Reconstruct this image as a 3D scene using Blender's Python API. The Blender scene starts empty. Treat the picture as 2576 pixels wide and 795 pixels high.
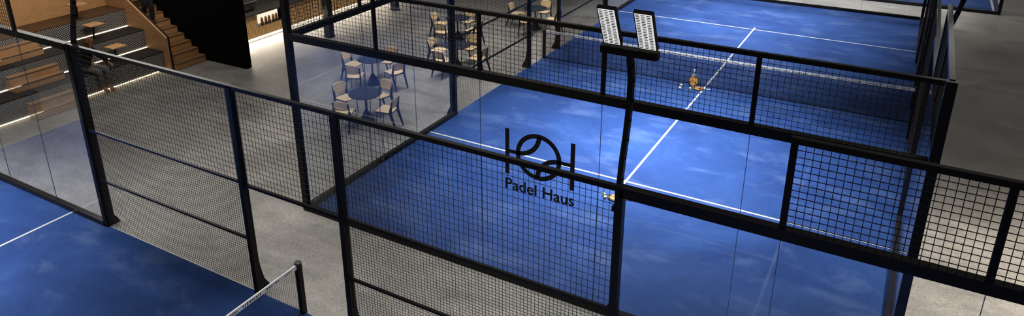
import bpy, bmesh, math, random
from mathutils import Vector, Matrix, noise
random.seed(7)
S = bpy.context.scene
COL = S.collection
PI = math.pi

# ------------------------------------------------------------------ camera, world, lights, exposure
cam_d = bpy.data.cameras.new('camera')
cam = bpy.data.objects.new('camera', cam_d)
COL.objects.link(cam)
S.camera = cam
cam_d.sensor_width = 36.0
cam_d.lens = 1820.56 / 2576 * 36.0
cam_d.shift_x = (1288 - 1254.39) / 2576
cam_d.shift_y = -(397.5 - 185.49) / 2576
cam_d.clip_end = 200
R = Matrix.Rotation(0.52714, 4, 'Z') @ Matrix.Rotation(1.213126, 4, 'X') @ Matrix.Rotation(-0.0068227, 4, 'Z')
cam.matrix_world = Matrix.Translation((9.4286, -18.9925, 7.3894)) @ R

W = bpy.data.worlds.new('hall_ambient')
S.world = W
W.use_nodes = True
W.node_tree.nodes['Background'].inputs[0].default_value = (1.0, 0.95, 0.88, 1)
W.node_tree.nodes['Background'].inputs[1].default_value = 0.13
S.view_settings.view_transform = 'Standard'
S.view_settings.look = 'None'
S.view_settings.gamma = 1
S.view_settings.use_curve_mapping = False
S.view_settings.exposure = 0.0

def area_light(name, loc, sx, sy, power, col=(1, 1, 1), target=None, spread=PI):
    d = bpy.data.lights.new(name, 'AREA')
    d.shape = 'RECTANGLE'; d.size = sx; d.size_y = sy; d.energy = power; d.color = col; d.spread = spread
    o = bpy.data.objects.new(name, d); COL.objects.link(o); o.location = loc
    if target:
        o.rotation_euler = (Vector(target) - Vector(loc)).to_track_quat('-Z', 'Y').to_euler()
    return o
def spot(name, loc, target, power, angle, blend=0.8, col=(1, 1, 1), size=0.15):
    d = bpy.data.lights.new(name, 'SPOT')
    d.energy = power; d.color = col; d.spot_size = math.radians(angle); d.spot_blend = blend; d.shadow_soft_size = size
    o = bpy.data.objects.new(name, d); COL.objects.link(o); o.location = loc
    o.rotation_euler = (Vector(target) - Vector(loc)).to_track_quat('-Z', 'Y').to_euler()
    return o
# ceiling lamps of the hall above courts and walkways, plus added unseen lights marked below
area_light('bar_toe_light', (-9.17, -0.2, 0.16), 9.6, 0.06, 110, (1.0, 0.87, 0.70), (-8.4, -0.2, 0.0))
area_light('unseen_overhead_lamp', (4.9, -4.4, 8.5), 1.4, 1.4, 720, (0.93, 0.96, 1), (4.9, -4.4, 0), math.radians(74))
area_light('unseen_overhead_lamp', (4.2, 6.0, 8.5), 1.4, 1.4, 560, (0.93, 0.96, 1), (4.2, 6.0, 0), math.radians(78))
area_light('unseen_overhead_lamp', (-6.3, -16.6, 8.5), 1.4, 1.4, 680, (0.93, 0.96, 1), (-6.0, -17.0, 0), math.radians(76))
area_light('unseen_overhead_lamp', (8.5, -18.0, 9.5), 1.6, 1.6, 320, (0.93, 0.96, 1), (8.5, -18.0, 0), math.radians(85))
area_light('unseen_overhead_lamp', (13.6, -7.4, 8.0), 1.5, 3.0, 500, (1.0, 0.90, 0.78), (13.5, -8.0, 0), math.radians(80))
area_light('unseen_overhead_lamp', (-1.5, -11.0, 9.0), 5.0, 2.0, 165, (1.0, 0.97, 0.92), (-1.5, -11.0, 0), math.radians(85))
area_light('unseen_overhead_lamp', (4.0, -11.4, 9.0), 7.0, 0.6, 150, (1.0, 0.97, 0.92), (5.0, -11.4, 0), math.radians(60))
area_light('unseen_overhead_lamp', (-1.8, -0.5, 8.0), 2.0, 8.0, 240, (1.0, 0.97, 0.93), (-1.8, -1.0, 0), math.radians(80))
area_light('unseen_overhead_lamp', (5.0, 11.4, 9.0), 10.0, 0.6, 420, (1.0, 0.98, 0.95), (5.0, 11.4, 0), math.radians(60))  # unseen strip light added to brighten the floor behind the far wall
area_light('unseen_overhead_lamp', (6.0, 16.5, 9.0), 8.0, 3.0, 300, (0.95, 0.97, 1), (6.0, 16.5, 0), math.radians(80))
area_light('unseen_overhead_lamp', (11.8, 9.0, 9.2), 2.6, 8.0, 95, (1.0, 0.96, 0.90))  # unseen light added so the right upper rail reflects pale
area_light('unseen_overhead_lamp', (-18.0, -4.0, 9.2), 14.0, 9.0, 1350, (1.0, 0.96, 0.90))  # large unseen light added for white reflections on the left rail tops
# warm downlights over the bar and the seating
for yy in (-4.2, -2.4, -0.6, 1.2, 3.0):
    spot('bar_downlight', (-8.6, yy, 3.3), (-8.7, yy, 0), 330, 82, 0.9, (1.0, 0.88, 0.72))
for yy in (-14.0, -11.5, -9.0, -7.2):
    spot('seating_downlight', (-8.2, yy, 5.2), (-11.2, yy, 1.6), 270, 80, 0.9, (1.0, 0.88, 0.74))
spot('stair_downlight', (-7.8, -5.9, 5.0), (-10.0, -5.8, 0.7), 130, 60, 0.9, (1.0, 0.88, 0.74))

# ------------------------------------------------------------------ materials
def mat(name, col=(0.5, 0.5, 0.5), rough=0.5, metal=0.0, spec=0.5, emit=None, estr=0.0):
    m = bpy.data.materials.new(name); m.use_nodes = True
    b = m.node_tree.nodes['Principled BSDF']
    b.inputs['Base Color'].default_value = (*col, 1)
    b.inputs['Roughness'].default_value = rough
    b.inputs['Metallic'].default_value = metal
    b.inputs['Specular IOR Level'].default_value = spec
    if emit:
        b.inputs['Emission Color'].default_value = (*emit, 1)
        b.inputs['Emission Strength'].default_value = estr
    return m
def N(m, t, **kw):
    n = m.node_tree.nodes.new(t)
    for k, v in kw.items(): setattr(n, k, v)
    return n
def L(m, a, b): m.node_tree.links.new(a, b)
def bsdf(m): return m.node_tree.nodes['Principled BSDF']
def ramp(m, fac, stops):
    r = N(m, 'ShaderNodeValToRGB')
    els = r.color_ramp.elements
    while len(els) < len(stops): els.new(0.5)
    for e, (p, c) in zip(els, stops):
        e.position = p; e.color = (*c, 1)
    L(m, fac, r.inputs[0]); return r.outputs[0]
def mixc(m, fac, a, b, mode='MIX'):
    x = N(m, 'ShaderNodeMix', data_type='RGBA', blend_type=mode)
    if isinstance(fac, (int, float)): x.inputs[0].default_value = fac
    else: L(m, fac, x.inputs[0])
    for i, v in ((6, a), (7, b)):
        if isinstance(v, tuple): x.inputs[i].default_value = (*v, 1)
        else: L(m, v, x.inputs[i])
    return x.outputs[2]
def tex_noise(m, vec, scale, detail=6, rough=0.6, dist=0.0):
    n = N(m, 'ShaderNodeTexNoise'); n.inputs['Scale'].default_value = scale
    n.inputs['Detail'].default_value = detail; n.inputs['Roughness'].default_value = rough
    n.inputs['Distortion'].default_value = dist
    L(m, vec, n.inputs['Vector']); return n.outputs['Fac']
def mapping(m, scale=(1, 1, 1), rot=(0, 0, 0), src='Object'):
    c = N(m, 'ShaderNodeTexCoord'); k = N(m, 'ShaderNodeMapping')
    k.inputs['Scale'].default_value = scale; k.inputs['Rotation'].default_value = rot
    L(m, c.outputs[src], k.inputs['Vector']); return k.outputs[0]

# polished concrete
CONC = mat('polished_concrete', rough=0.42, spec=0.45)
v = mapping(CONC)
big = tex_noise(CONC, v, 0.33, 5, 0.62, 0.6)
c1 = ramp(CONC, big, [(0.30, (0.16, 0.153, 0.142)), (0.52, (0.245, 0.236, 0.221)), (0.72, (0.36, 0.347, 0.325))])
vv = mapping(CONC, (0.5, 1.6, 1), (0, 0, 0.5))
mid = tex_noise(CONC, vv, 1.5, 8, 0.68, 1.0)
c2 = ramp(CONC, mid, [(0.30, (0.74, 0.74, 0.74)), (0.70, (1.18, 1.17, 1.16))])
fine = tex_noise(CONC, v, 26, 5, 0.75)
c3 = ramp(CONC, fine, [(0.30, (0.62, 0.62, 0.62)), (0.70, (1.30, 1.30, 1.30))])
L(CONC, mixc(CONC, 1.0, mixc(CONC, 1.0, c1, c2, 'MULTIPLY'), c3, 'MULTIPLY'), bsdf(CONC).inputs['Base Color'])
rr = ramp(CONC, mid, [(0.3, (0.34, 0.34, 0.34)), (0.7, (0.55, 0.55, 0.55))])
L(CONC, rr, bsdf(CONC).inputs['Roughness'])

# blue artificial turf with sand patches
TURF = mat('blue_turf', rough=0.85, spec=0.2)
v = mapping(TURF)
a = tex_noise(TURF, v, 0.55, 6, 0.62, 0.8)
b_ = tex_noise(TURF, mapping(TURF, (0.8, 1.5, 1), (0, 0, 0.4)), 1.0, 6, 0.62, 0.35)
c = ramp(TURF, a, [(0.30, (0.010, 0.031, 0.122)), (0.52, (0.015, 0.046, 0.168)), (0.78, (0.026, 0.070, 0.222))])
p = ramp(TURF, b_, [(0.52, (0, 0, 0)), (0.76, (0.55, 0.55, 0.55))])
c = mixc(TURF, p, c, (0.090, 0.140, 0.285))
f_ = tex_noise(TURF, v, 60, 3, 0.8)
c = mixc(TURF, 1.0, c, ramp(TURF, f_, [(0.3, (0.72, 0.72, 0.72)), (0.7, (1.22, 1.22, 1.22))]), 'MULTIPLY')
L(TURF, c, bsdf(TURF).inputs['Base Color'])
LINE = mat('white_line', (0.43, 0.43, 0.43), 0.8, spec=0.2)

STEEL = mat('black_painted_steel', (0.013, 0.0118, 0.0105), 0.20, spec=0.12)
WIRE = mat('black_welded_wire', (0.008, 0.008, 0.009), 0.55, spec=0.3)
RUB = mat('black_rubber', (0.012, 0.012, 0.012), 0.8)
NETM = mat('black_net_cord', (0.012, 0.013, 0.018), 0.9, spec=0.1)
WHITE = mat('white_net_tape', (0.88, 0.87, 0.84), 0.7)
BLACKPRINT = mat('black_vinyl', (0.010, 0.010, 0.011), 0.6, spec=0.2)

def glass_mat(name, tint, ior):
    m = bpy.data.materials.new(name); m.use_nodes = True
    nt = m.node_tree; nt.nodes.remove(nt.nodes['Principled BSDF'])
    o = nt.nodes['Material Output']
    t = N(m, 'ShaderNodeBsdfTransparent'); t.inputs[0].default_value = (*tint, 1)
    g = N(m, 'ShaderNodeBsdfGlossy'); g.inputs['Roughness'].default_value = 0.015; g.inputs[0].default_value = (0.95, 0.97, 1, 1)
    fr = N(m, 'ShaderNodeFresnel'); ge = N(m, 'ShaderNodeNewGeometry')     # same mirror share at the front and back face of the pane
    q = N(m, 'ShaderNodeMath', operation='MULTIPLY_ADD'); L(m, ge.outputs['Backfacing'], q.inputs[0])
    q.inputs[1].default_value = 1 / ior - ior; q.inputs[2].default_value = ior; L(m, q.outputs[0], fr.inputs[0])
    x = N(m, 'ShaderNodeMixShader')
    L(m, fr.outputs[0], x.inputs[0]); L(m, t.outputs[0], x.inputs[1]); L(m, g.outputs[0], x.inputs[2])
    L(m, x.outputs[0], o.inputs[0])
    return m
GLASS = glass_mat('tempered_glass', (0.97, 0.978, 0.985), 1.32)
SEAL = mat('glass_joint_seal', (0.05, 0.07, 0.13), 0.3)

def wood_mat(name, c0, c1, scale=(1, 1, 1), rough=0.5, s=3.0):
    m = mat(name, rough=rough, spec=0.35)
    v = mapping(m, scale)
    n = tex_noise(m, v, s, 7, 0.65, 1.2)
    c = ramp(m, n, [(0.30, c0), (0.70, c1)])
    n2 = tex_noise(m, mapping(m, (18, 18, 18)), 3.0, 4, 0.8)
    c = mixc(m, 1.0, c, ramp(m, n2, [(0.3, (0.80, 0.80, 0.80)), (0.7, (1.15, 1.15, 1.15))]), 'MULTIPLY')
    L(m, c, bsdf(m).inputs['Base Color']); return m
PLY = wood_mat('plywood', (0.40, 0.215, 0.090), (0.54, 0.315, 0.145), (1, 1, 4))
OAK = wood_mat('oak_step_board', (0.42, 0.220, 0.085), (0.58, 0.330, 0.145), (4, 1, 4))
OAKD = wood_mat('dark_oak_and_shadow', (0.050, 0.026, 0.012), (0.085, 0.044, 0.020), (4, 1, 4))  # top tier tread, and painted shadow strips under the step nosings
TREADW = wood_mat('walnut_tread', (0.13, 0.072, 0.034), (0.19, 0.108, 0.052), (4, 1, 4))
OAKM = wood_mat('mid_oak_tread', (0.27, 0.145, 0.062), (0.38, 0.215, 0.100), (4, 1, 4))  # step block tops, a darker oak tone than their risers
CHW = wood_mat('bent_birch_plywood', (0.62, 0.46, 0.25), (0.78, 0.60, 0.37), (3, 1, 1), 0.45, 4.0)
# vertical slats of the bar front
SLAT = mat('slatted_oak_front', rough=0.5, spec=0.3)
v = mapping(SLAT)
w = N(SLAT, 'ShaderNodeTexWave', wave_type='BANDS', bands_direction='Y'); w.inputs['Scale'].default_value = 5.2
L(SLAT, v, w.inputs['Vector'])
L(SLAT, ramp(SLAT, w.outputs['Fac'], [(0.10, (0.16, 0.085, 0.030)), (0.45, (0.47, 0.29, 0.125))]), bsdf(SLAT).inputs['Base Color'])
# perforated risers: black sheet with a staggered grid of pale dots
PERF = mat('perforated_riser', rough=0.6)
v = mapping(PERF)
sx = N(PERF, 'ShaderNodeSeparateXYZ'); L(PERF, v, sx.inputs[0])
def mth(m, op, a, b=None):
    n = N(m, 'ShaderNodeMath', operation=op)
    for i, q in enumerate((a, b)):
        if q is None: continue
        if isinstance(q, (int, float)): n.inputs[i].default_value = q
        else: L(m, q, n.inputs[i])
    return n.outputs[0]
K = 2 * PI / 0.070
sy_ = mth(PERF, 'SINE', mth(PERF, 'MULTIPLY', sx.outputs[1], K))
sz_ = mth(PERF, 'SINE', mth(PERF, 'MULTIPLY', sx.outputs[2], K))
pr = mth(PERF, 'MULTIPLY', sy_, sz_)
dot = mth(PERF, 'GREATER_THAN', pr, 0.20)
L(PERF, mixc(PERF, dot, (0.010, 0.010, 0.010), (0.50, 0.49, 0.46)), bsdf(PERF).inputs['Base Color'])
TREAD = mat('dark_carpet_tread', (0.022, 0.020, 0.019), 0.9, spec=0.1)
LED = mat('warm_led_strip', (1, 0.9, 0.75), 0.5, emit=(1.0, 0.78, 0.52), estr=2.2)
LEDB = mat('bar_led_strip', (1, 0.9, 0.75), 0.5, emit=(1.0, 0.87, 0.68), estr=1.6)
LAMPFACE = mat('floodlight_louvre', (0.8, 0.8, 0.78), 0.4, emit=(1.0, 0.98, 0.93), estr=0.66)
LAMPSLOT = mat('floodlight_slot', (0.06, 0.06, 0.055), 0.6)
DARKWALL = mat('matt_black_wall', (0.0035, 0.0035, 0.0035), 0.95, spec=0.05)
GREYWALL = mat('grey_plaster', (0.32, 0.29, 0.26), 0.8)
COUNTER = mat('dark_stone_counter', (0.020, 0.019, 0.018), 0.35)
NICHE = mat('lit_niche', (0.8, 0.75, 0.65), 0.6, emit=(1.0, 0.88, 0.68), estr=0.9)
JAR = mat('amber_jar', (0.55, 0.30, 0.10), 0.3)
TABLEM = mat('blue_black_metal', (0.009, 0.012, 0.027), 0.6, spec=0.3)
GREYTAB = mat('charcoal_metal', (0.030, 0.031, 0.034), 0.4)
SKIN = mat('skin', (0.42, 0.20, 0.11), 0.55)
HAIR = mat('auburn_curly_hair', (0.12, 0.040, 0.014), 0.8)
HAIRD = mat('dark_hair', (0.02, 0.015, 0.012), 0.8)
KNIT = mat('black_jumper', (0.007, 0.007, 0.008), 0.95, spec=0.1)
JEANG = mat('grey_denim', (0.13, 0.13, 0.125), 0.9)
JEANB = mat('dark_blue_denim', (0.005, 0.006, 0.012), 0.9)
SHOE = mat('black_shoe', (0.010, 0.010, 0.010), 0.6)
TANBOOT = mat('tan_ankle', (0.36, 0.17, 0.08), 0.6)
BALL = mat('padel_ball', (0.62, 0.60, 0.28), 0.9)
CARB = mat('racket_frame', (0.03, 0.03, 0.03), 0.4)
RFACE = mat('racket_orange_face', rough=0.45)
v = mapping(RFACE)
n = tex_noise(RFACE, v, 14, 3, 0.6)
L(RFACE, ramp(RFACE, n, [(0.35, (0.10, 0.045, 0.012)), (0.55, (0.50, 0.24, 0.06)), (0.75, (0.75, 0.55, 0.28))]), bsdf(RFACE).inputs['Base Color'])
GRIP = mat('white_grip', (0.72, 0.72, 0.70), 0.7)

# ------------------------------------------------------------------ mesh helpers
class MB:
    def __init__(s): s.v = []; s.f = []; s.sm = []
    def add(s, vs, fs, smooth=False):
        k = len(s.v); s.v += [tuple(q) for q in vs]; s.f += [tuple(i + k for i in f) for f in fs]; s.sm += [smooth] * len(fs)
        return s
    def box(s, x0, y0, z0, x1, y1, z1):
        x0, x1 = sorted((x0, x1)); y0, y1 = sorted((y0, y1)); z0, z1 = sorted((z0, z1))
        vs = [(x, y, z) for x in (x0, x1) for y in (y0, y1) for z in (z0, z1)]
        return s.add(vs, [(0, 1, 3, 2), (4, 6, 7, 5), (0, 4, 5, 1), (2, 3, 7, 6), (0, 2, 6, 4), (1, 5, 7, 3)])
    def bar(s, p, q, w, h, up=(0, 0, 1)):
        p = Vector(p); q = Vector(q); d = (q - p).normalized(); u = Vector(up)
        if abs(d.dot(u)) > 0.99: u = Vector((1, 0, 0))
        r = d.cross(u).normalized(); u = r.cross(d)
        vs = [c + r * (a * w / 2) + u * (b * h / 2) for c in (p, q) for a in (-1, 1) for b in (-1, 1)]
        return s.add(vs, [(0, 1, 3, 2), (4, 6, 7, 5), (0, 4, 5, 1), (2, 3, 7, 6), (0, 2, 6, 4), (1, 5, 7, 3)])
    def prism(s, poly, lo, hi, axis='y'):   # poly of 2D points extruded along an axis
        k = len(poly)
        def P(a, b, t): return (a, t, b) if axis == 'y' else ((t, a, b) if axis == 'x' else (a, b, t))
        vs = [P(a, b, lo) for a, b in poly] + [P(a, b, hi) for a, b in poly]
        fs = [tuple(range(k)), tuple(range(2 * k - 1, k - 1, -1))] + [(i, i + k, (i + 1) % k + k, (i + 1) % k) for i in range(k)]
        return s.add(vs, fs)
    def tube(s, path, rad, n=10, caps=True):
        path = [Vector(q) for q in path]; vs = []; fs = []
        rads = rad if isinstance(rad, (list, tuple)) else [rad] * len(path)
        u = None
        for i, q in enumerate(path):
            d = (path[min(i + 1, len(path) - 1)] - path[max(i - 1, 0)]).normalized()
            if u is None:
                u = Vector((0, 0, 1)) if abs(d.z) < 0.9 else Vector((1, 0, 0))
            r = d.cross(u).normalized(); u = r.cross(d).normalized()
            for j in range(n):
                t = 2 * PI * j / n; vs.append(q + (r * math.cos(t) + u * math.sin(t)) * rads[i])
        for i in range(len(path) - 1):
            for j in range(n): fs.append((i * n + j, i * n + (j + 1) % n, (i + 1) * n + (j + 1) % n, (i + 1) * n + j))
        if caps: fs += [tuple(range(n))[::-1], tuple((len(path) - 1) * n + j for j in range(n))]
        return s.add(vs, fs, True)
    def lathe(s, prof, c=(0, 0, 0), n=28):
        vs = []; fs = []
        for r, z in prof:
            for j in range(n):
                t = 2 * PI * j / n; vs.append((c[0] + r * math.cos(t), c[1] + r * math.sin(t), c[2] + z))
        for i in range(len(prof) - 1):
            for j in range(n): fs.append((i * n + j, i * n + (j + 1) % n, (i + 1) * n + (j + 1) % n, (i + 1) * n + j))
        fs += [tuple(range(n))[::-1], tuple((len(prof) - 1) * n + j for j in range(n))]
        return s.add(vs, fs, False)
    def build(s, name, m, parent=None, bevel=0.0, smooth=False):
        me = bpy.data.meshes.new(name); me.from_pydata(s.v, [], s.f); me.materials.append(m)
        for p_, q in zip(me.polygons, s.sm): p_.use_smooth = q or smooth
        bm = bmesh.new(); bm.from_mesh(me); bmesh.ops.recalc_face_normals(bm, faces=bm.faces); bm.to_mesh(me); bm.free()
        o = bpy.data.objects.new(name, me); COL.objects.link(o)
        if parent: o.parent = parent
        if bevel:
            b = o.modifiers.new('bevel', 'BEVEL'); b.width = bevel; b.segments = 2; b.limit_method = 'ANGLE'
        return o
def tag(o, label=None, cat=None, group=None, kind=None):
    for k, q in (('label', label), ('category', cat), ('group', group), ('kind', kind)):
        if q: o[k] = q
    return o
def thing(name, loc, label, cat, rz=0.0, group=None):
    o = bpy.data.objects.new(name, None); COL.objects.link(o); o.empty_display_size = 0.2
    o.location = loc; o.rotation_euler = (0, 0, rz)
    return tag(o, label, cat, group)
def copy_tree(o, parent=None):
    c = o.copy(); COL.objects.link(c)
    if parent: c.parent = parent
    for ch in list(o.children): copy_tree(ch, c)
    return c
def struct(o): o['kind'] = 'structure'; return o

# ------------------------------------------------------------------ hall shell
H3, H4, TL, DL = 3.57, 4.55, 5.0, 10.24
YN, XN = -12.53, 2.15
struct(MB().box(-16, -32, -0.2, 26, 30, -0.012).build('floor', CONC))
struct(MB().box(-12.6, -3.9 - 1.2, 0, -12.4, 14, 6).build('wall_left', GREYWALL))

def court_surface(name, x0, y0, x1, y1, lines, label):
    o = struct(MB().box(x0, y0, -0.012, x1, y1, 0.0).build(name, TURF))
    for nm, a in lines: MB().box(a[0], a[1], 0.0, a[2], a[3], 0.004).build(nm, LINE, o)
    return o
court_surface('court_surface', -0.03, -DL, 10.03, DL, [
    ('service_line', (0.0, -6.185, 10.0, -6.135)), ('service_line', (0.0, 6.135, 10.0, 6.185)),
    ('centre_line', (4.975, -6.135, 5.025, 6.135)), ('centre_line', (4.975, -6.38, 5.025, -6.185)), ('centre_line', (4.975, 6.185, 5.025, 6.40))], '')
court_surface('court_surface', XN - DL, YN - 10, XN + DL, YN, [
    ('service_line', (XN - 6.085, YN - 10, XN - 6.035, YN)), ('service_line', (XN + 6.035, YN - 10, XN + 6.085, YN)),
    ('centre_line', (XN - 6.035, YN - 5.025, XN + 6.035, YN - 4.975))], '')
YA = 12.40
court_surface('court_surface', XN - DL, YA, 12.40, YA + 10, [
    ('service_line', (XN + 6.035, YA, XN + 6.085, YA + 10))], '')

# ------------------------------------------------------------------ fences and glass walls
WT = 0.0022
def wires(s0, s1, z0, z1, cw, ch, y, t=WT):
    m = MB()
    n = max(1, round((s1 - s0) / cw))
    for i in range(n + 1):
        x = s0 + (s1 - s0) * i / n; m.box(x - t, y - t, z0, x + t, y + t, z1)
    n = max(1, round((z1 - z0) / ch))
    for i in range(n + 1):
        z = z0 + (z1 - z0) * i / n; m.box(s0, y - t + 2 * t, z - t, s1, y + t + 2 * t, z + t)
    return m
def post_mb(s, z0, z1, o, w=0.09, d=0.10, gusset=False):
    m = MB().box(s - w / 2, -d / 2, z0, s + w / 2, d / 2, z1)
    if gusset:   # flared stiffener on the outer side of the foot
        pts = [(o * d / 2, 0.0), (o * (d / 2 + 0.17), 0.0), (o * (d / 2 + 0.15), 0.06), (o * (d / 2 + 0.06), 0.22), (o * (d / 2 + 0.02), 0.42), (o * d / 2, 0.60)]
        m.prism(pts, s - w / 2, s + w / 2, 'x')
    return m
def glass_run(t, edges, z1, o, kerb=True):
    for a, b in zip(edges[:-1], edges[1:]):
        a, b = min(a, b), max(a, b)
        MB().box(a + 0.006, -0.006, 0.10, b - 0.006, 0.006, z1).build('glass_pane', GLASS, t)
    for e in edges[1:-1]:
        MB().box(e - 0.003, -0.006, 0.10, e + 0.003, 0.006, z1).build('glass_joint', SEAL, t)
    if kerb:
        a, b = min(edges), max(edges)
        MB().box(a, -0.05, 0.0, b, 0.05, 0.10).build('kerb', STEEL, t)
SIDE_E = [5.0, 6.62, 8.28, DL]
def side_wall(loc, rz, o, label, L2=DL, halves=(-1, 1), corners=True, mid_mesh=True, tops=True):
    """o = +1 / -1: which way (local y) is outside the court"""
    t = thing('court_side_wall', loc, label, 'court fence', rz)
    for s in (-TL, -1.0, 1.0, TL):
        post_mb(s, 0, H3, o, gusset=True).build('fence_post', STEEL, t)
    MB().box(-TL, -0.03, H3 - 0.03, TL, 0.03, H3 + 0.03).build('top_rail', STEEL, t)
    MB().box(-1, -0.022, 1.955, 1, 0.022, 2.0).build('door_lintel', STEEL, t)
    wires(-0.95, 0.95, 2.0, H3 - 0.03, 0.07, 0.088, 0).build('mesh_panel', WIRE, t)
    for k in (-1, 1):
        a, b = sorted((k * 1.05, k * (TL - 0.05)))
        for z in (1.0, 2.0):
            MB().box(a, -0.02, z - 0.02, b, 0.02, z + 0.02).build('fence_rail', STEEL, t)
        wires(a, b, 2.02, H3 - 0.03, 0.07, 0.088, 0).build('mesh_panel', WIRE, t)
        wires(a, b, 0.03, 0.98, 0.05, 0.046, 0).build('mesh_panel', WIRE, t)
        wires(a, b, 1.02, 1.98, 0.05, 0.046, 0).build('mesh_panel', WIRE, t)
    for k in halves:
        e = [k * q for q in SIDE_E]
        glass_run(t, e, H3 - 0.08, o)
        a, b = sorted((k * TL, k * L2))
        MB().box(a, -0.05, H3 - 0.085, b, 0.05, H3 + 0.035).build('glass_beam', STEEL, t)
        if tops:
            for q in (SIDE_E[1], SIDE_E[2]):
                post_mb(k * q, H3 + 0.03, H4 - 0.03, o, 0.06, 0.05).build('upper_post', STEEL, t)
            a, b = sorted((k * (SIDE_E[1] - 0.03), k * L2))
            MB().box(a, -0.03, H4 - 0.06, b, 0.03, H4).build('upper_rail', STEEL, t)
            for q0, q1 in ((SIDE_E[1] + 0.03, SIDE_E[2] - 0.03), (SIDE_E[2] + 0.03, L2 - 0.05)):
                a, b = sorted((k * q0, k * q1))
                wires(a, b, H3 + 0.03, H4 - 0.06, 0.07, 0.07, 0, 0.0032).build('mesh_panel', WIRE, t)
        if corners: post_mb(k * L2, 0, H4, o, 0.10, 0.10).build('corner_post', STEEL, t)
    return t
def end_wall(loc, o, label, rz=0.0):
    t = thing('court_back_wall', loc, label, 'glass wall', rz)
    for x in (-5.0, 5.0): post_mb(x, 0, H4, o, 0.11, 0.11).build('corner_post', STEEL, t)
    e = [-4.94, -3, -1, 1, 3, 4.94]
    glass_run(t, e, H3 - 0.10, o)
    MB().box(-4.94, -0.05, H3 - 0.10, 4.94, 0.05, H3 + 0.03).build('glass_beam', STEEL, t)
    MB().box(-4.94, -0.03, H4 - 0.06, 4.94, 0.03, H4).build('upper_rail', STEEL, t)
    for x in (-3, -1, 1, 3): post_mb(x, H3 + 0.03, H4 - 0.06, o, 0.055, 0.05).build('upper_post', STEEL, t)
    for a, b in zip(e[:-1], e[1:]): wires(a + 0.03, b - 0.03, H3 + 0.03, H4 - 0.06, 0.072, 0.068, 0, 0.0024).build('mesh_panel', WIRE, t)
    return t

near_wall = side_wall((XN, YN, 0), 0, +1, 'long black mesh and glass fence in the foreground along the blue court at bottom left')
main_back = end_wall((5, -DL, 0), -1, 'glass back wall of the middle court with the round black emblem and lettering')
main_far = end_wall((5, DL, 0), +1, 'glass back wall at the far top end of the middle court beyond its net')
main_left = side_wall((0, 0, 0), PI / 2, +1, 'mesh side fence of the middle court next to the round cafe tables', corners=False)
main_right = side_wall((10, 0, 0), PI / 2, -1, 'mesh side fence at the right of the middle court seen almost end on', corners=False)
adj = thing('court_back_wall', (0, YA, 0), 'low black kerb and glass of the court cut off by the top right edge', 'glass wall')
for a, b in ((4.0, 6.0), (6, 8), (8, 10.2), (10.2, 12.36)):
    MB().box(a + 0.006, -0.006, 0.10, b - 0.006, 0.006, H3).build('glass_pane', GLASS, adj)
MB().box(-6, -0.05, 0, 12.40, 0.05, 0.10).build('kerb', STEEL, adj)
post_mb(12.42, 0, H4, -1, 0.11, 0.11).build('corner_post', STEEL, adj)
MB().box(12.37, 0.0, 0, 12.47, 10, 0.10).build('kerb', STEEL, adj)
MB().box(12.414, 0.06, 0.10, 12.426, 5, H3).build('glass_pane', GLASS, adj)
MB().box(-6, -0.05, H3, 12.4, 0.05, H3 + 0.12).build('glass_beam', STEEL, adj)
MB().box(12.25, 0.2, 0.0, 12.33, 10, 0.006).build('edge_line', LINE, adj)

# ------------------------------------------------------------------ emblem and lettering on the middle court's back wall
def emblem():
    y0, y1 = -0.012, -0.008
    m = MB()
    cx, cz, ro, ri = 0.02, 2.38, 0.385, 0.312
    for sx_ in (-0.515, 0.585): m.box(sx_ - 0.035, y0, 1.975, sx_ + 0.035, y1, 2.75)
    m.box(-0.48, y0, 2.345, cx - ri - 0.02, y1, 2.405); m.box(cx + ri + 0.02, y0, 2.355, 0.55, y1, 2.415)
    def arc(ox, oz, r0, r1, a0, a1, n=48):
        for i in range(n):
            t0 = a0 + (a1 - a0) * i / n; t1 = a0 + (a1 - a0) * (i + 1) / n
            poly = [(ox + r0 * math.cos(t0), oz + r0 * math.sin(t0)), (ox + r1 * math.cos(t0), oz + r1 * math.sin(t0)),
                    (ox + r1 * math.cos(t1), oz + r1 * math.sin(t1)), (ox + r0 * math.cos(t1), oz + r0 * math.sin(t1))]
            m.prism(poly, y0, y1, 'y')
    arc(cx, cz, ri, ro, 0, 2 * PI)
    arc(-0.33, 2.74, 0.325, 0.40, -PI / 2 + 0.06, -0.06)
    arc(0.37, 2.02, 0.325, 0.40, PI / 2 + 0.06, PI - 0.06)
    m.build('emblem', BLACKPRINT, main_back)
emblem()
def text_mesh(name, body, width, mt, parent, mw):
    cu = bpy.data.curves.new(name, 'FONT'); cu.body = body; cu.extrude = 0.002; cu.offset = 0.014; cu.resolution_u = 4
    tmp = bpy.data.objects.new('tmp', cu); COL.objects.link(tmp)
    bpy.context.view_layer.update()
    me = bpy.data.meshes.new_from_object(tmp.evaluated_get(bpy.context.evaluated_depsgraph_get()))
    bpy.data.objects.remove(tmp)
    xs = [q.co.x for q in me.vertices]; s = width / (max(xs) - min(xs)); x0 = min(xs)
    for q in me.vertices: q.co = mw @ Vector(((q.co.x - x0) * s, q.co.y * s, q.co.z))
    me.materials.clear(); me.materials.append(mt); me.name = name
    o = bpy.data.objects.new(name, me); COL.objects.link(o); o.parent = parent
    return o
text_mesh('lettering', 'Padel Haus', 1.18, BLACKPRINT, main_back,
          Matrix.Translation((-0.55, -0.010, 1.715)) @ Matrix.Rotation(PI / 2, 4, 'X'))

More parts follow.
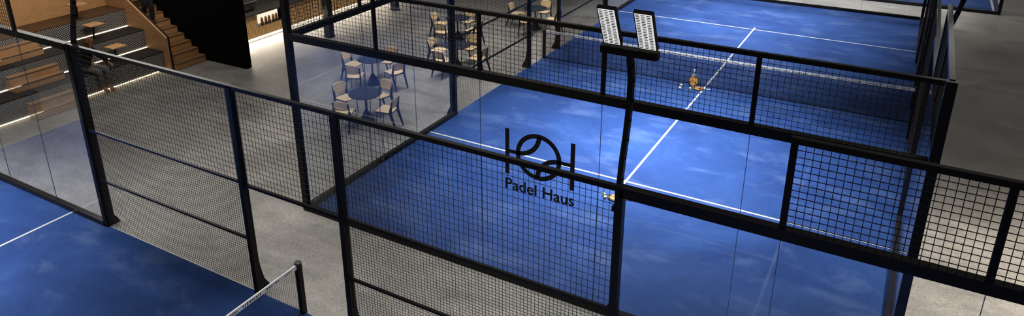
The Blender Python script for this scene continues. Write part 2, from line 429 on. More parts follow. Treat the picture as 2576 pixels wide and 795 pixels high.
# ------------------------------------------------------------------ nets
def net(loc, rz, length, label, group=None):
    t = thing('court_net', loc, label, 'net', rz)
    for x in (0.0, length):
        p_ = MB().box(x - 0.04, -0.04, 0, x + 0.04, 0.04, 0.90).build('net_post', STEEL, t)
        MB().lathe([(0.052, 0.90), (0.055, 0.905), (0.055, 0.93), (0.045, 0.935)], (x, 0, 0), 20).build('post_cap', GREYTAB, p_)
    m = MB(); n = int(length / 0.034)
    zt = lambda x: 0.90 - 0.04 * math.sin(PI * x / length)
    for i in range(n + 1):
        x = 0.05 + (length - 0.1) * i / n; m.box(x - 0.0015, -0.0015, 0.03, x + 0.0015, 0.0015, zt(x) - 0.05)
    for j in range(27):
        z = 0.03 + 0.0307 * j
        for k in range(10):
            x0 = 0.05 + (length - 0.1) * k / 10; x1 = 0.05 + (length - 0.1) * (k + 1) / 10
            f = j / 26
            m.bar((x0, 0, z - f * 0.04 * math.sin(PI * x0 / length)), (x1, 0, z - f * 0.04 * math.sin(PI * x1 / length)), 0.003, 0.003)
    m.build('net_mesh', NETM, t)
    m = MB()
    for k in range(40):
        x0 = 0.04 + (length - 0.08) * k / 40; x1 = 0.04 + (length - 0.08) * (k + 1) / 40
        m.bar((x0, 0, zt(x0) - 0.035), (x1, 0, zt(x1) - 0.035), 0.022, 0.075)
    band = m.build('net_band', WHITE, t)
    # worn black print repeated along the band, too small in the photo to be read
    m = MB(); rnd = random.Random(3); x = 0.15
    while x < length - 0.25:
        for g in range(rnd.choice((4, 6, 9))):
            w_ = rnd.uniform(0.016, 0.036); h = rnd.uniform(0.018, 0.044); z = zt(x) - 0.035
            m.box(x, -0.0135, z - h / 2, x + w_ * 0.5, 0.0135, z + h / 2)
            if rnd.random() < 0.5: m.box(x, -0.0135, z - h / 2, x + w_, 0.0135, z - h / 2 + 0.007)
            x += w_ + 0.012
        x += rnd.uniform(0.05, 0.14)
    m.build('band_print', BLACKPRINT, band)
    MB().bar((0.05, 0, 0.02), (length - 0.05, 0, 0.02), 0.012, 0.02).build('bottom_cord', NETM, t)
    return t
net((0, 0, 0), 0, 10.0, 'long net across the middle court under a white printed band')
net((XN, YN - 0.02, 0), -PI / 2, 9.9, 'net of the bottom left court with white band ending at a short black post')

# ------------------------------------------------------------------ floodlight masts
def mast(loc, rz, label, head=True):
    """local +y is outside the court"""
    t = thing('floodlight_mast', loc, label, 'light mast', rz)
    pts = [(0, .09, 0.02), (0, .09, 3.40), (0, .11, 3.62), (0, .15, 3.85), (0, .20, 4.05), (0, .24, 4.26), (0, .265, 4.48), (0, .265, 4.70), (0, .22, 4.89), (0, .17, 5.04)]
    m = MB()
    for a, b in zip(pts[:-1], pts[1:]):
        d = (Vector(b) - Vector(a)).normalized() * 0.012
        m.bar(Vector(a) - d, Vector(b) + d, 0.055, 0.075, (0, 1, 0))
    m.build('mast_pole', STEEL, t)
    for z in (1.0, 2.0, 3.3):
        MB().box(-0.04, 0.0, z - 0.03, 0.04, 0.06, z + 0.03).build('pole_bracket', STEEL, t)
    MB().box(-0.30, 0.11, 5.00, 0.30, 0.21, 5.075).build('crossbar', STEEL, t)
    # two louvred heads leaning in over the court
    lean = Vector((0, -0.235, 0.435)); ln = lean.normalized(); nrm = Vector((0, -ln.z, ln.y))
    for x0 in (-0.285, 0.09):
        b0 = Vector((x0, 0.165, 5.085)); h = MB()
        W_, Hh = 0.195, lean.length
        def P(a, c, d): return b0 + Vector((a, 0, 0)) + ln * c + nrm * d
        vs = [P(a, c, d) for a in (0, W_) for c in (0, Hh) for d in (-0.045, 0)]
        h.add(vs, [(0, 1, 3, 2), (4, 6, 7, 5), (0, 4, 5, 1), (2, 3, 7, 6), (0, 2, 6, 4), (1, 5, 7, 3)])
        hd = h.build('lamp_head', RUB, t)
        f = MB(); s = MB()
        f.add([P(0.012, 0.012, .003), P(W_ - .012, 0.012, .003), P(W_ - .012, Hh - .012, .003), P(0.012, Hh - .012, .003),
               P(0.012, 0.012, -.001), P(W_ - .012, 0.012, -.001), P(W_ - .012, Hh - .012, -.001), P(0.012, Hh - .012, -.001)],
              [(0, 1, 2, 3), (7, 6, 5, 4), (0, 4, 5, 1), (1, 5, 6, 2), (2, 6, 7, 3), (3, 7, 4, 0)])
        f.build('lamp_face', LAMPFACE, hd)
        for i in range(21):
            c = 0.022 + (Hh - 0.056) * i / 20
            for j in range(3):
                a = 0.018 + 0.055 * j + (0.006 if i % 2 else 0)
                s.add([P(a, c, .006), P(a + .036, c + .004, .006), P(a + .036, c + .012, .006), P(a, c + .008, .006),
                       P(a, c, .002), P(a + .036, c + .004, .002), P(a + .036, c + .012, .002), P(a, c + .008, .002)],
                      [(0, 1, 2, 3), (7, 6, 5, 4), (0, 4, 5, 1), (1, 5, 6, 2), (2, 6, 7, 3), (3, 7, 4, 0)])
        s.build('louvre', LAMPSLOT, hd)
    return t
mast((7.10, YN, 0), 0, 'curved black mast with two white louvred floodlights in front of the middle court')
mast((-2.83, YN, 0), 0, 'curved black mast in front of the tiered seating with its lamps above the picture')
mast((10, -5, 0), -PI / 2, 'curved mast on the right fence of the middle court nearer the camera')
mast((10, 5, 0), -PI / 2, 'mast on the right fence of the middle court beyond its net')
mast((0, -5, 0), PI / 2, 'mast on the left fence of the middle court beside the cafe tables')
mast((0, 5, 0), PI / 2, 'mast on the left fence of the middle court beyond its net')

# ------------------------------------------------------------------ tiered seating
TIERS = [(-9.38, 0.0, 0.57), (-10.14, 0.57, 1.13), (-10.90, 1.13, 1.67)]
YS0, YS1 = -15.0, -6.42
def rel(o, t): o.location = -Vector(t.location); return o
for i, (x, z0, z1) in enumerate(TIERS):
    xb = TIERS[i + 1][0] if i < 2 else -11.80
    seat = thing('seating_tier', (x, -10.7, 0), ('lowest seating tier with a perforated black riser and a glowing strip along the floor',
        'middle seating tier with perforated black riser and glowing strip at its foot', 'top seating tier of perforated black risers with dark wooden top against the plywood wall')[i], 'bleacher tier', 0, 'tiers of the stepped seating')
    rel(MB().box(xb + 0.001, YS0, 0.0, x - 0.012, YS1, z1 - 0.03).build('tier_body', TREAD, seat), seat)
    rel(MB().box(x - 0.012, YS0, z0 + 0.03, x, YS1, z1 - 0.03).build('riser', PERF, seat), seat)
    rel(MB().box(xb + 0.001, YS0, z1 - 0.03, x, YS1, z1).build('tread', OAKD if i == 2 else TREAD, seat), seat)
    rel(MB().box(x + 0.001, YS0, z0 + 0.004, x + 0.020, YS1, z0 + 0.030).build('led_strip', LED, seat), seat)
struct(MB().box(-11.95, YS0, 0, -11.80, YS1, 5.2).build('wall_back', PLY))

def step_block(x, y0, y1, z, label, g):
    t = thing('step_block', (x, (y0 + y1) / 2, z), label, 'steps', 0, g)
    w = (y1 - y0) / 2
    MB().box(-0.20, -w, 0, -0.015, w, 0.145).build('step_riser', OAK, t)
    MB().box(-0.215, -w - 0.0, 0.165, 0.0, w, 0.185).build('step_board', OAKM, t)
    MB().box(-0.208, -w + 0.003, 0.145, -0.012, w - 0.003, 0.165).build('nosing_shadow', OAKD, t)  # dark strip painted as the shadow line under the board
    MB().box(-0.398, -w, 0, -0.20, w, 0.335).build('step_riser', OAK, t)
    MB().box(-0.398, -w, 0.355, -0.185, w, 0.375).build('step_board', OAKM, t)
    MB().box(-0.392, -w + 0.003, 0.335, -0.197, w - 0.003, 0.355).build('nosing_shadow', OAKD, t)  # same painted shadow strip under the upper board
    return t
G = 'wooden step blocks up the tiers'
step_block(-8.955, -10.42, -9.15, 0, 'pair of oak steps standing on the concrete floor below the tiers', G)
step_block(-9.72, -10.42, -9.15, 0.57, 'pair of oak steps on the lowest seating tier', G)
step_block(-10.48, -10.42, -9.15, 1.13, 'pair of oak steps on the middle seating tier at the left edge', G)

def small_table(x, y, z, label):
    t = thing('side_table', (x, y, z), label, 'side table', 0, 'small tables on the tiers')
    MB().box(-0.20, -0.21, 0.40, 0.22, 0.21, 0.425).build('table_top', PLY, t, 0.004)
    MB().tube([(-0.10, 0.0, 0.012), (-0.04, 0, 0.22), (0.0, 0, 0.40)], 0.024, 8).build('stem', STEEL, t)
    MB().box(-0.18, -0.11, 0, 0.06, 0.11, 0.014).build('foot_plate', STEEL, t)
    return t
small_table(-9.85, -7.55, 0.57, 'small square wooden table on the lowest tier near the staircase')
small_table(-10.60, -7.62, 1.13, 'small square wooden table on the middle tier behind the seated person')
small_table(-11.12, -7.68, 1.67, 'small wooden table with a dark stem on the top tier against the plywood wall')

# ------------------------------------------------------------------ staircase
st = thing('staircase', (-9.03, -5.8, 0), 'oak staircase with a solid plywood side climbing beside the black wall', 'staircase')
for i in range(12):
    x = -9.03 - 0.287 * i; z = 0.19 * i
    s = rel(MB().box(x - 0.287, -6.31, 0 if i == 0 else z - 0.12, x, -5.27, z + 0.165).build('step', OAK, st), st)
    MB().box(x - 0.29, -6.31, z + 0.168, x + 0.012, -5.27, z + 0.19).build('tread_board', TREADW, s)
    MB().box(x - 0.2, -6.305, z + 0.165, x + 0.003, -5.275, z + 0.168).build('nosing_shadow', OAKD, s)  # thin dark strip standing in for shade below the tread board
poly = [(-9.16, 0.0), (-9.16, 1.02), (-10.76, 2.00), (-12.5, 3.07), (-12.5, 0.0)]
sp = rel(MB().prism(poly, -6.415, -6.315, 'y').build('side_panel', PLY, st), st)
cap = MB()
for a, b in ((poly[0], poly[1]), (poly[1], poly[2]), (poly[2], poly[3])):
    cap.bar((a[0], -6.335, a[1]), (b[0], -6.335, b[1]), 0.055, 0.022)
cap.build('panel_edge', BLACKPRINT, sp)
struct(MB().prism([(-13.0, -5.26), (-7.28, -5.22), (-7.28, -5.03), (-13.0, -5.03)], 0, 6, 'z').build('wall_partition', DARKWALL))

# ------------------------------------------------------------------ bar
bar = thing('bar_counter', (-9.2, -0.4, 0), 'long bar with vertical oak slats, dark top and glowing foot strip', 'bar counter')
B = lambda *a: MB().box(*a)
rel(B(-9.25, -5.0, 0.10, -9.20, -2.95, 0.86).build('slat_front', SLAT, bar), bar)
rel(B(-9.25, -2.95, 0.10, -9.20, -1.75, 0.42).build('slat_front', SLAT, bar), bar)
rel(B(-9.25, -1.75, 0.10, -9.20, 5.0, 0.86).build('slat_front', SLAT, bar), bar)
rel(B(-9.95, -5.0, 0.0, -9.27, 5.0, 0.10).build('plinth', COUNTER, bar), bar)
rel(B(-9.26, -5.0, 0.005, -9.225, 5.0, 0.098).build('led_strip', LEDB, bar), bar)
rel(B(-9.50, -2.90, 0.42, -9.47, -1.80, 0.86).build('niche_back', NICHE, bar), bar)
rel(B(-9.47, -2.92, 0.42, -9.21, -1.78, 0.44).build('niche_shelf', STEEL, bar), bar)
rel(B(-10.05, -5.0, 0.86, -9.16, 5.0, 0.92).build('counter_top', COUNTER, bar, 0.006), bar)
rel(B(-10.0, -5.0, 0.10, -9.52, 5.0, 0.86).build('carcass', COUNTER, bar), bar)
for k, y in enumerate((-2.62, -2.45, -2.30, -2.12, -1.98)):
    t = thing('storage_jar', (-9.36, y, 0.44), ('first', 'second', 'third', 'fourth', 'fifth')[k] + ' amber jar from the left in the lit niche of the bar', 'jar', 0, 'jars in the lit niche')
    MB().lathe([(0.045, 0), (0.05, 0.01), (0.05, 0.15), (0.038, 0.18), (0.038, 0.19)], n=18).build('jar_body', JAR, t, smooth=False)
    MB().lathe([(0.042, 0.19), (0.042, 0.215), (0.03, 0.22)], n=18).build('lid', WHITE, t)
bc = thing('back_counter', (-12.0, -0.5, 0), 'pale grey counter along the wall behind the bar', 'counter')
rel(B(-12.38, -5.0, 0, -11.35, 5.0, 0.90).build('cabinet_body', GREYWALL, bc), bc)
rel(B(-12.38, -5.0, 0.90, -11.30, 5.0, 0.94).build('counter_top', GREYWALL, bc), bc)
# espresso machine on the counter
em = thing('espresso_machine', (-9.72, -3.05, 0.92), 'dark low espresso machine with a bright rail on the bar top', 'coffee machine', PI / 2)
MB().box(-0.38, -0.20, 0.05, 0.38, 0.16, 0.30).build('machine_body', COUNTER, em, 0.02)
MB().box(-0.42, -0.24, 0.30, 0.42, 0.22, 0.33).build('cup_rail', mat('polished_metal', (0.6, 0.58, 0.55), 0.2, 1.0), em)
for x in (-0.30, 0.30):
    for y in (-0.13, 0.10): MB().lathe([(0.025, 0), (0.025, 0.05)], (x, y, 0), 12).build('foot', STEEL, em)
for x in (-0.18, 0.18): MB().tube([(x, -0.19, 0.16), (x, -0.30, 0.15)], 0.018, 10).build('portafilter', STEEL, em)

for y, x, lb in ((-1.57, -7.35, 'square black column in front of the bar, nearer the black wall'), (2.25, -7.52, 'square black column farther along the bar beyond the first')):
    t = thing('column', (x, y, 0), lb, 'column')
    MB().box(-0.12, -0.12, 0, 0.12, 0.12, 6).build('shaft', STEEL, t)
    MB().box(-0.15, -0.15, 0, 0.15, 0.15, 0.02).build('base_plate', STEEL, t)

# ------------------------------------------------------------------ cafe tables and chairs
def table_proto(label):
    t = thing('cafe_table', (0, 0, 0), label, 'table', 0, 'round cafe tables')
    MB().lathe([(0.0001, 0.722), (0.37, 0.722), (0.405, 0.728), (0.41, 0.738), (0.405, 0.748), (0.0001, 0.75)], n=48).build('table_top', TABLEM, t)
    MB().lathe([(0.030, 0.20), (0.026, 0.32), (0.022, 0.70), (0.09, 0.715), (0.09, 0.722)], n=20).build('column', TABLEM, t)
    MB().lathe([(0.20, 0.0), (0.20, 0.015), (0.165, 0.07), (0.120, 0.15), (0.065, 0.25), (0.030, 0.31)], n=32).build('base', TABLEM, t)
    return t
def curved_board(w, d, th, zf, n=12, k=12, rc=0.06):
    """thin bent board in the local xy plane, rounded corners, height zf(u, v)"""
    m = MB(); top = []; 
    xs = [-1 + 2 * i / n for i in range(n + 1)]; ys = [-1 + 2 * j / k for j in range(k + 1)]
    vs = []
    for sgn in (0, 1):
        for x in xs:
            for y in ys:
                # pull the corners in
                px, py = x * w / 2, y * d / 2
                ex = max(0, abs(px) - (w / 2 - rc)); ey = max(0, abs(py) - (d / 2 - rc))
                r = math.hypot(ex, ey)
                if ex > 0 and ey > 0 and r > 0:
                    s_ = max(ex, ey) / r
                    px = math.copysign(w / 2 - rc + ex * s_, px); py = math.copysign(d / 2 - rc + ey * s_, py)
                vs.append((px, py, zf(x, y) - sgn * th))
    M_ = (n + 1) * (k + 1); fs = []
    idx = lambda i, j, s_: s_ * M_ + i * (k + 1) + j
    for i in range(n):
        for j in range(k):
            fs.append((idx(i, j, 0), idx(i + 1, j, 0), idx(i + 1, j + 1, 0), idx(i, j + 1, 0)))
            fs.append((idx(i, j, 1), idx(i, j + 1, 1), idx(i + 1, j + 1, 1), idx(i + 1, j, 1)))
    for i in range(n):
        for j in (0, k): fs.append((idx(i, j, 0), idx(i, j, 1), idx(i + 1, j, 1), idx(i + 1, j, 0)))
    for j in range(k):
        for i in (0, n): fs.append((idx(i, j, 0), idx(i, j + 1, 0), idx(i, j + 1, 1), idx(i, j, 1)))
    return m.add(vs, fs, True)
def chair_proto():
    t = thing('cafe_chair', (0, 0, 0), 'x', 'chair', 0, 'plywood cafe chairs')     # faces local +x
    s = curved_board(0.42, 0.42, 0.012, lambda x, y: 0.462 + 0.012 * y * y + 0.010 * x - (0.03 * (x - 0.7) ** 2 * 4 if x > 0.7 else 0))
    s.build('seat', CHW, t)
    b = curved_board(0.25, 0.40, 0.012, lambda x, y: 0.035 * y * y, rc=0.10)
    # stand the back board up behind the seat, leaning back
    vs = []
    for x, y, z in b.v:
        h = x + 0.68; vs.append((-0.205 - (h - 0.46) * 0.20 + z, y, h))
    b.v = vs; b.build('backrest', CHW, t)
    for sy in (-1, 1):
        MB().tube([(0.20, sy * 0.19, 0.0), (0.175, sy * 0.185, 0.45)], 0.011, 8).build('front_leg', TABLEM, t)
        pr_ = [(-0.34, 0.0), (-0.365, 0.0), (-0.235, 0.45), (-0.275, 0.74), (-0.255, 0.745), (-0.165, 0.46), (-0.155, 0.42)]
        MB().prism([(-0.345, 0), (-0.315, 0), (-0.150, 0.44), (-0.200, 0.62), (-0.245, 0.76), (-0.262, 0.76), (-0.235, 0.50), (-0.235, 0.42)], sy * 0.195 - 0.014, sy * 0.195 + 0.014, 'y').build('rear_leg', TABLEM, t)
    MB().bar((-0.19, -0.19, 0.42), (-0.19, 0.19, 0.42), 0.02, 0.03).bar((0.17, -0.18, 0.435), (0.17, 0.18, 0.435), 0.018, 0.018).bar((-0.19, -0.185, 0.43), (0.17, -0.18, 0.435), 0.016, 0.016).bar((-0.19, 0.185, 0.43), (0.17, 0.18, 0.435), 0.016, 0.016).build('seat_frame', TABLEM, t)
    return t
TABLES = [
    (-3.22, -4.30, 'round black table under the glass, the farther of the two in plain view', 'the farther clear table'),
    (-1.70, -6.40, 'round black table standing nearest the foreground fence', 'the nearest round table'),
    (-3.35, 0.28, 'round dark table behind the mesh nearest the black columns', 'the meshed table nearest the columns'),
    (-1.80, -2.13, 'round dark table behind the mesh close beside the court corner post', 'the meshed table by the fence post'),
    (-1.66, 2.60, 'round dark table farthest away at the top edge beside the net', 'the farthest table by the net')]
OFF = [[(-.70, .02), (-.05, -.66), (.70, .08), (-.02, .70)], [(-.71, .08), (-.15, -.58), (.66, -.02), (-.05, .62)],
       [(-.70, 0), (-.1, -.74), (.68, -.15), (-.05, .68)], [(-.70, .05), (-.05, -.62), (.70, 0), (0, .70)], [(-.72, .02), (.05, -.68), (.70, -.1), (0, .66)]]
YAW = [[0.10, 0.45, -0.25, 0.15], [-0.15, 0.30, 0.22, -0.12], [0, .2, -.1, .1], [.1, -.15, 0.1, 0], [0, .1, 0, .1]]
WHERE = ['on its side towards the bar', 'on its side nearest the camera', 'on its side towards the court', 'on its far side']
tp = None; cp = None
for ti, (x, y, lb, nm) in enumerate(TABLES):
    t = table_proto(lb) if tp is None else copy_tree(tp)
    if tp is None: tp = t
    t['label'] = lb; t.location = (x, y, 0)
    for ci, (dx, dy) in enumerate(OFF[ti]):
        c = chair_proto() if cp is None else copy_tree(cp)
        if cp is None: cp = c
        c.location = (x + dx, y + dy, 0)
        c.rotation_euler = (0, 0, (0, PI / 2, PI, -PI / 2)[ci] + YAW[ti][ci])
        c['label'] = 'wooden chair at %s, %s' % (nm, WHERE[ci])

# ------------------------------------------------------------------ rackets and balls on the middle court
def racket(loc, rot, label):
    t = thing('padel_racket', loc, label, 'racket', 0, 'rackets on the middle court')
    if rot == 'stand':      # handle up, head down, face towards the camera's side of the court
        t.rotation_euler = (Matrix.Rotation(0.22, 3, 'Z') @ Matrix.Rotation(-0.20, 3, 'X') @ Matrix(((0, 1, 0), (0, 0, 1), (1, 0, 0)))).to_euler()
    else: t.rotation_euler = rot      # lies in its local xy plane, handle towards +x
    m = MB(); prof = []
    n = 36
    def outline(r):
        return [(r * 0.130 * math.cos(2 * PI * i / n) - 0.10 - (0.03 if math.cos(2 * PI * i / n) < 0 else 0) * abs(math.cos(2 * PI * i / n)), r * 0.128 * math.sin(2 * PI * i / n)) for i in range(n)]
    m.prism(outline(0.93), 0.0, 0.034, 'z'); m.build('racket_face', RFACE, t, 0.003)
    pts = [(a, b, 0.017) for a, b in outline(1.0)]; MB().tube(pts + [pts[0]], 0.017, 8, False).build('frame', CARB, t)
    m = MB(); m.tube([(0.005, 0.06, 0.017), (0.08, 0.012, 0.017), (0.10, 0.004, 0.017)], 0.010, 8)
    m.tube([(0.005, -0.06, 0.017), (0.08, -0.012, 0.017), (0.10, -0.004, 0.017)], 0.010, 8); m.build('throat', GRIP, t)
    h = MB().tube([(0.09, 0, 0.017), (0.20, 0, 0.017), (0.215, 0, 0.017)], [0.016, 0.016, 0.019], 10).build('grip', GRIP, t)
    return t
racket((5.19, -6.90, 0), (0, 0, 0.22), 'padel racket lying flat near the service line behind the mast')
racket((4.98, -0.26, 0), (0, 0, 0.25), 'padel racket lying flat by the net next to the centre line')
racket((4.68, -0.085, 0.25), 'stand', 'orange faced padel racket standing on its head against the net')
bi = 0
for x, y, lb in ((4.43, -0.50, 'ball lying left of the rackets by the net, the nearer of its pair'), (4.40, -0.30, 'ball lying left of the rackets by the net, the farther of its pair'),
                 (4.83, -6.93, 'ball left of the flat racket near the service line'), (4.89, -7.02, 'ball touching the head of the flat racket near the service line'),
                 (4.68, -0.40, 'ball left of the flat racket by the net')):
    b = MB(); R_ = 0.034
    b.lathe([(max(R_ * math.sin(PI * i / 12), 1e-4), R_ - R_ * math.cos(PI * i / 12)) for i in range(13)], n=20)
    t = thing('padel_ball', (x, y, 0), lb, 'ball', 0, 'balls on the middle court')
    b.build('felt', BALL, t, smooth=True)
    MB().tube([(R_ * math.cos(q) * 1.0, R_ * math.sin(q) * 0.8, R_ + R_ * 0.6 * math.sin(2 * q)) for q in [2 * PI * i / 24 for i in range(25)]], 0.0015, 5, False).build('seam', WHITE, t)

# ------------------------------------------------------------------ people
def skinned(name, joints, bones, m, parent, root=0, sub=2):
    """joints: list of (position, radius or (rx, ry))"""
    me = bpy.data.meshes.new(name); me.from_pydata([j[0] for j in joints], bones, [])
    o = bpy.data.objects.new(name, me); COL.objects.link(o)
    sk = o.modifiers.new('skin', 'SKIN'); sk.use_smooth_shade = True
    ly = me.skin_vertices[0] if me.skin_vertices else None
    if ly is None:
        bm = bmesh.new(); bm.from_mesh(me); bm.verts.layers.skin.verify(); bm.to_mesh(me); bm.free(); ly = me.skin_vertices[0]
    for i, j in enumerate(joints):
        r = j[1]; r = r if isinstance(r, tuple) else (r, r)
        ly.data[i].radius = r; ly.data[i].use_root = (i == root)
    sb = o.modifiers.new('sub', 'SUBSURF'); sb.levels = sub; sb.render_levels = sub
    bpy.context.view_layer.update()
    me2 = bpy.data.meshes.new_from_object(o.evaluated_get(bpy.context.evaluated_depsgraph_get()))
    bpy.data.objects.remove(o)
    me2.name = name; me2.materials.clear(); me2.materials.append(m)
    for p_ in me2.polygons: p_.use_smooth = True
    o = bpy.data.objects.new(name, me2); COL.objects.link(o)
    if parent: o.parent = parent
    return o
def head_mesh(c, yaw, pitch):
    """head with nose, brow, chin, ears; looks along local +x"""
    M_ = Matrix.Translation(c) @ Matrix.Rotation(yaw, 4, 'Z') @ Matrix.Rotation(pitch, 4, 'Y')
    bm = bmesh.new(); bmesh.ops.create_uvsphere(bm, u_segments=32, v_segments=24, radius=1)
    for q in bm.verts:
        x, y, z = q.co
        w = 0.078 * (1 - 0.22 * max(0, -z)) ; d = 0.098 * (1 - 0.10 * max(0, -z)); h = 0.118
        fx = d * x; 
        if x > 0:
            fx += 0.020 * math.exp(-((y / 0.16) ** 2 + ((z + 0.12) / 0.20) ** 2))     # nose
            fx -= 0.010 * (math.exp(-(((abs(y) - 0.36) / 0.16) ** 2 + ((z - 0.05) / 0.14) ** 2)))  # eye sockets
            fx += 0.006 * math.exp(-((y / 0.30) ** 2 + ((z + 0.50) / 0.09) ** 2))     # lips
            fx += 0.010 * math.exp(-((y / 0.30) ** 2 + ((z + 0.85) / 0.18) ** 2))     # chin
        q.co = Vector((fx, w * y, h * z))
    for sy in (-1, 1):
        r = bmesh.ops.create_uvsphere(bm, u_segments=12, v_segments=8, radius=1)
        for q in r['verts']: q.co = Vector((q.co.x * 0.018 - 0.005, sy * 0.078 + q.co.y * 0.009, q.co.z * 0.030 - 0.005))
    bmesh.ops.transform(bm, matrix=M_, verts=bm.verts)
    return bm, M_
def add_features(root, M_):
    for sy in (-1, 1):
        bm = bmesh.new(); bmesh.ops.create_uvsphere(bm, u_segments=12, v_segments=8, radius=0.009)
        bmesh.ops.transform(bm, matrix=M_ @ Matrix.Translation((0.083, sy * 0.029, 0.006)), verts=bm.verts)
        me = bpy.data.meshes.new('eye'); bm.to_mesh(me); bm.free(); me.materials.append(HAIRD)
        o = bpy.data.objects.new('eye', me); COL.objects.link(o); o.parent = root
    m = MB(); m.box(0.090, -0.022, -0.064, 0.101, 0.022, -0.056)
    m.v = [tuple(M_ @ Vector(q)) for q in m.v]; m.build('mouth', mat('lips', (0.25, 0.08, 0.06), 0.5), root)
def hand(joints, bones, wrist_i, wrist, d, side, up):
    """adds palm, four fingers of unequal length and a thumb, slightly curled"""
    d = Vector(d).normalized(); side = Vector(side).normalized(); up = Vector(up).normalized()
    w = Vector(wrist)
    p0 = len(joints); joints.append((w + d * 0.045, (0.026, 0.020))); bones.append((wrist_i, p0))
    for k, (off, ln_) in enumerate(((-0.028, 0.070), (-0.010, 0.080), (0.009, 0.075), (0.027, 0.060))):
        a = len(joints)
        joints.append((w + d * 0.088 + side * off, 0.0095)); bones.append((p0, a))
        joints.append((w + d * (0.088 + ln_ * 0.5) + side * off * 1.15 - up * 0.008, 0.0085)); bones.append((a, a + 1))
        joints.append((w + d * (0.088 + ln_ * 0.85) + side * off * 1.15 - up * 0.030, 0.0075)); bones.append((a + 1, a + 2))
    a = len(joints)
    joints.append((w + d * 0.045 - side * 0.045 - up * 0.006, 0.0105)); bones.append((p0, a))
    joints.append((w + d * 0.080 - side * 0.058 - up * 0.016, 0.0090)); bones.append((a, a + 1))
def person(loc, label, P, hair, top_m, pant_m, shoe_m, head_yaw, head_pitch, hem, curly):
    """P: dict of joint positions relative to loc"""
    t = thing('person', loc, label, 'person')
    V = {k: Vector(q) for k, q in P.items()}
    J = []; Bn = []; I = {}
    def j(k, r, par=None, pos=None):
        I[k] = len(J); J.append((V[k] if pos is None else pos, r))
        if par: Bn.append((I[par], I[k]))
    j('pelvis', (0.09, 0.07)); j('waist', (0.08, 0.065), 'pelvis'); j('chest', (0.09, 0.07), 'waist'); j('neck_b', (0.055, 0.05), 'chest')
    j('head_b', (0.052, 0.052), 'neck_b'); j('head', (0.055, 0.055), 'head_b')
    for s in 'LR':
        j('sh' + s, 0.045, 'chest'); j('el' + s, 0.036, 'sh' + s); j('wr' + s, (0.027, 0.022), 'el' + s)
        d = V['wr' + s] - V['el' + s]; d.normalize()
        fd = V['hand' + s] - V['wr' + s]
        side = fd.cross(Vector((0, 0, 1))) * (1 if s == 'L' else -1)
        if side.length < 1e-3: side = Vector((1, 0, 0))
        upv = side.cross(fd) * (1 if s == 'R' else -1)
        if upv.z < 0: upv = -upv
        hand(J, Bn, I['wr' + s], V['wr' + s], fd, side, upv)
        j('hip' + s, 0.07, 'pelvis'); j('kn' + s, 0.050, 'hip' + s); j('calf' + s, 0.046, 'kn' + s, V['kn' + s].lerp(V['an' + s], 0.35)); j('an' + s, 0.036, 'calf' + s)
        j('toe' + s, (0.035, 0.025), 'an' + s)
    body = skinned('body', J, Bn, SKIN, t)
    bm, M_ = head_mesh(V['head'], head_yaw, head_pitch)
    bm2 = bmesh.new(); bm2.from_mesh(body.data); tmp = bpy.data.meshes.new('h'); bm.to_mesh(tmp); bm.free()
    bm2.from_mesh(tmp); bm2.to_mesh(body.data); bm2.free(); bpy.data.meshes.remove(tmp)
    for p_ in body.data.polygons: p_.use_smooth = True
    add_features(t, M_)
    # jumper
    J = []; Bn = []; I.clear()
    j('pelvis', (0.175, 0.145), None, V['pelvis'] + Vector((0, 0, 0.05))); j('waist', (0.17, 0.14), 'pelvis'); j('chest', (0.185, 0.150), 'waist'); j('neck_b', (0.085, 0.08), 'chest')
    for s in 'LR':
        j('sh' + s, 0.098, 'chest'); j('el' + s, 0.078, 'sh' + s); j('cuff' + s, 0.052, 'el' + s, V['el' + s].lerp(V['wr' + s], 0.88))
    skinned('jumper', J, Bn, top_m, t)
    J = []; Bn = []; I.clear()
    j('pelvis', (0.150, 0.12))
    for s in 'LR':
        j('hip' + s, 0.118, 'pelvis'); j('kn' + s, 0.090, 'hip' + s); j('hem' + s, 0.066, 'kn' + s, V['kn' + s].lerp(V['an' + s], hem))
    skinned('trousers', J, Bn, pant_m, t)
    for s in 'LR':
        J = []; Bn = []; I.clear()
        j('an' + s, 0.058); j('mid', 0.056, 'an' + s, V['an' + s].lerp(V['toe' + s], 0.5) + Vector((0, 0, -0.012))); j('toe' + s, (0.052, 0.040), 'mid')
        skinned('shoe', J, Bn, shoe_m, t)
    # hair: noisy cap (and curls) around the back and top of the head
    bm = bmesh.new(); bmesh.ops.create_uvsphere(bm, u_segments=40, v_segments=28, radius=1)
    for q in list(bm.verts):
        if q.co.x > 0.42 and q.co.z < 0.45: q.co.x = 0.30
    amp = 0.45 if curly else 0.04
    for q in bm.verts:
        n_ = noise.noise(q.co * 3.5) * amp + noise.noise(q.co * 8) * amp * 0.6
        g = (1.42 if curly else 1.10) + n_
        low = 1.35 if (curly and q.co.z < 0 and q.co.x < 0.2) else 1.0
        q.co = Vector((q.co.x * 0.098 * g - 0.014, q.co.y * 0.080 * g, q.co.z * 0.115 * g * low + (0.012 if not curly else 0.0)))
    bmesh.ops.transform(bm, matrix=M_, verts=bm.verts)
    me = bpy.data.meshes.new('hair'); bm.to_mesh(me); bm.free(); me.materials.append(hair)
    for p_ in me.polygons: p_.use_smooth = True
    o = bpy.data.objects.new('hair', me); COL.objects.link(o); o.parent = t
    return t
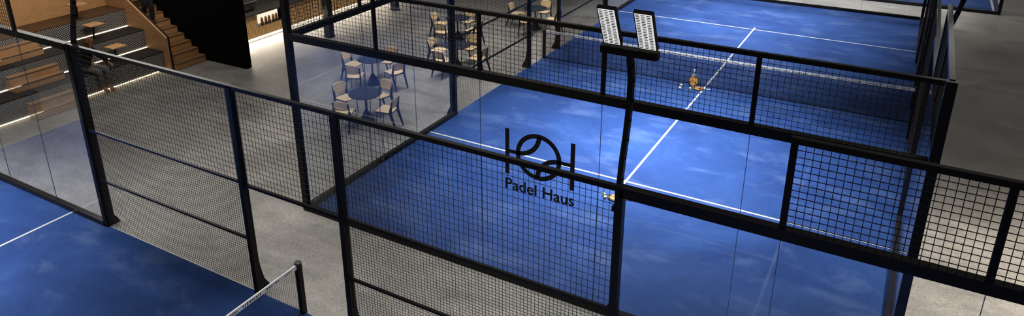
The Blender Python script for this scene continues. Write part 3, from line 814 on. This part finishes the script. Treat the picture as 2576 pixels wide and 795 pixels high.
# seated on the lowest tier (seat z 0.57), leaning forward over the knees, feet on the floor
person((-9.62, -8.42, 0), 'seated person with curly auburn hair, black jumper and grey trousers on the lowest tier', {
    'pelvis': (-0.12, -0.14, 0.70), 'waist': (-0.10, -0.12, 0.86), 'chest': (-0.03, -0.07, 1.05), 'neck_b': (0.03, -0.03, 1.20), 'head_b': (0.05, -0.02, 1.26), 'head': (0.08, -0.01, 1.36),
    'shL': (-0.05, 0.12, 1.13), 'elL': (0.17, 0.24, 0.90), 'wrL': (0.40, 0.24, 0.79), 'handL': (0.48, 0.25, 0.76),
    'shR': (0.0, -0.23, 1.12), 'elR': (0.06, -0.30, 0.86), 'wrR': (0.22, -0.10, 0.82), 'handR': (0.30, -0.03, 0.80),
    'hipL': (-0.08, -0.03, 0.68), 'knL': (0.40, 0.14, 0.66), 'anL': (0.40, 0.13, 0.11), 'toeL': (0.55, 0.17, 0.04),
    'hipR': (-0.08, -0.22, 0.68), 'knR': (0.38, -0.06, 0.64), 'anR': (0.36, -0.02, 0.11), 'toeR': (0.52, 0.0, 0.04)},
    HAIR, KNIT, JEANG, TANBOOT, 0.35, 0.28, 0.80, True)
# walking down the stairs, only the legs in frame: feet on the sixth and seventh steps
zz = 0.19 * 6
person((-10.55, -5.95, 0), 'person in dark jeans walking on the oak staircase, only the legs in view', {
    'pelvis': (0.0, 0.0, zz + 1.02), 'waist': (0.02, 0, zz + 1.18), 'chest': (0.04, 0, zz + 1.40), 'neck_b': (0.04, 0, zz + 1.58), 'head_b': (0.05, 0, zz + 1.65), 'head': (0.07, 0, zz + 1.75),
    'shL': (0.04, 0.19, zz + 1.49), 'elL': (-0.02, 0.25, zz + 1.22), 'wrL': (0.10, 0.26, zz + 1.00), 'handL': (0.14, 0.26, zz + 0.92),
    'shR': (0.04, -0.19, zz + 1.49), 'elR': (-0.05, -0.22, zz + 1.22), 'wrR': (0.02, -0.22, zz + 0.98), 'handR': (0.04, -0.22, zz + 0.90),
    'hipL': (0.0, 0.09, zz + 0.98), 'knL': (0.14, 0.09, zz + 0.54), 'anL': (0.10, 0.09, zz + 0.09), 'toeL': (0.26, 0.10, zz + 0.035),
    'hipR': (0.0, -0.09, zz + 0.98), 'knR': (0.10, -0.07, zz + 0.64), 'anR': (-0.10, -0.07, zz + 0.28), 'toeR': (0.06, -0.07, zz + 0.225)},
    HAIRD, KNIT, JEANB, SHOE, 0.0, 0.1, 0.96, False)
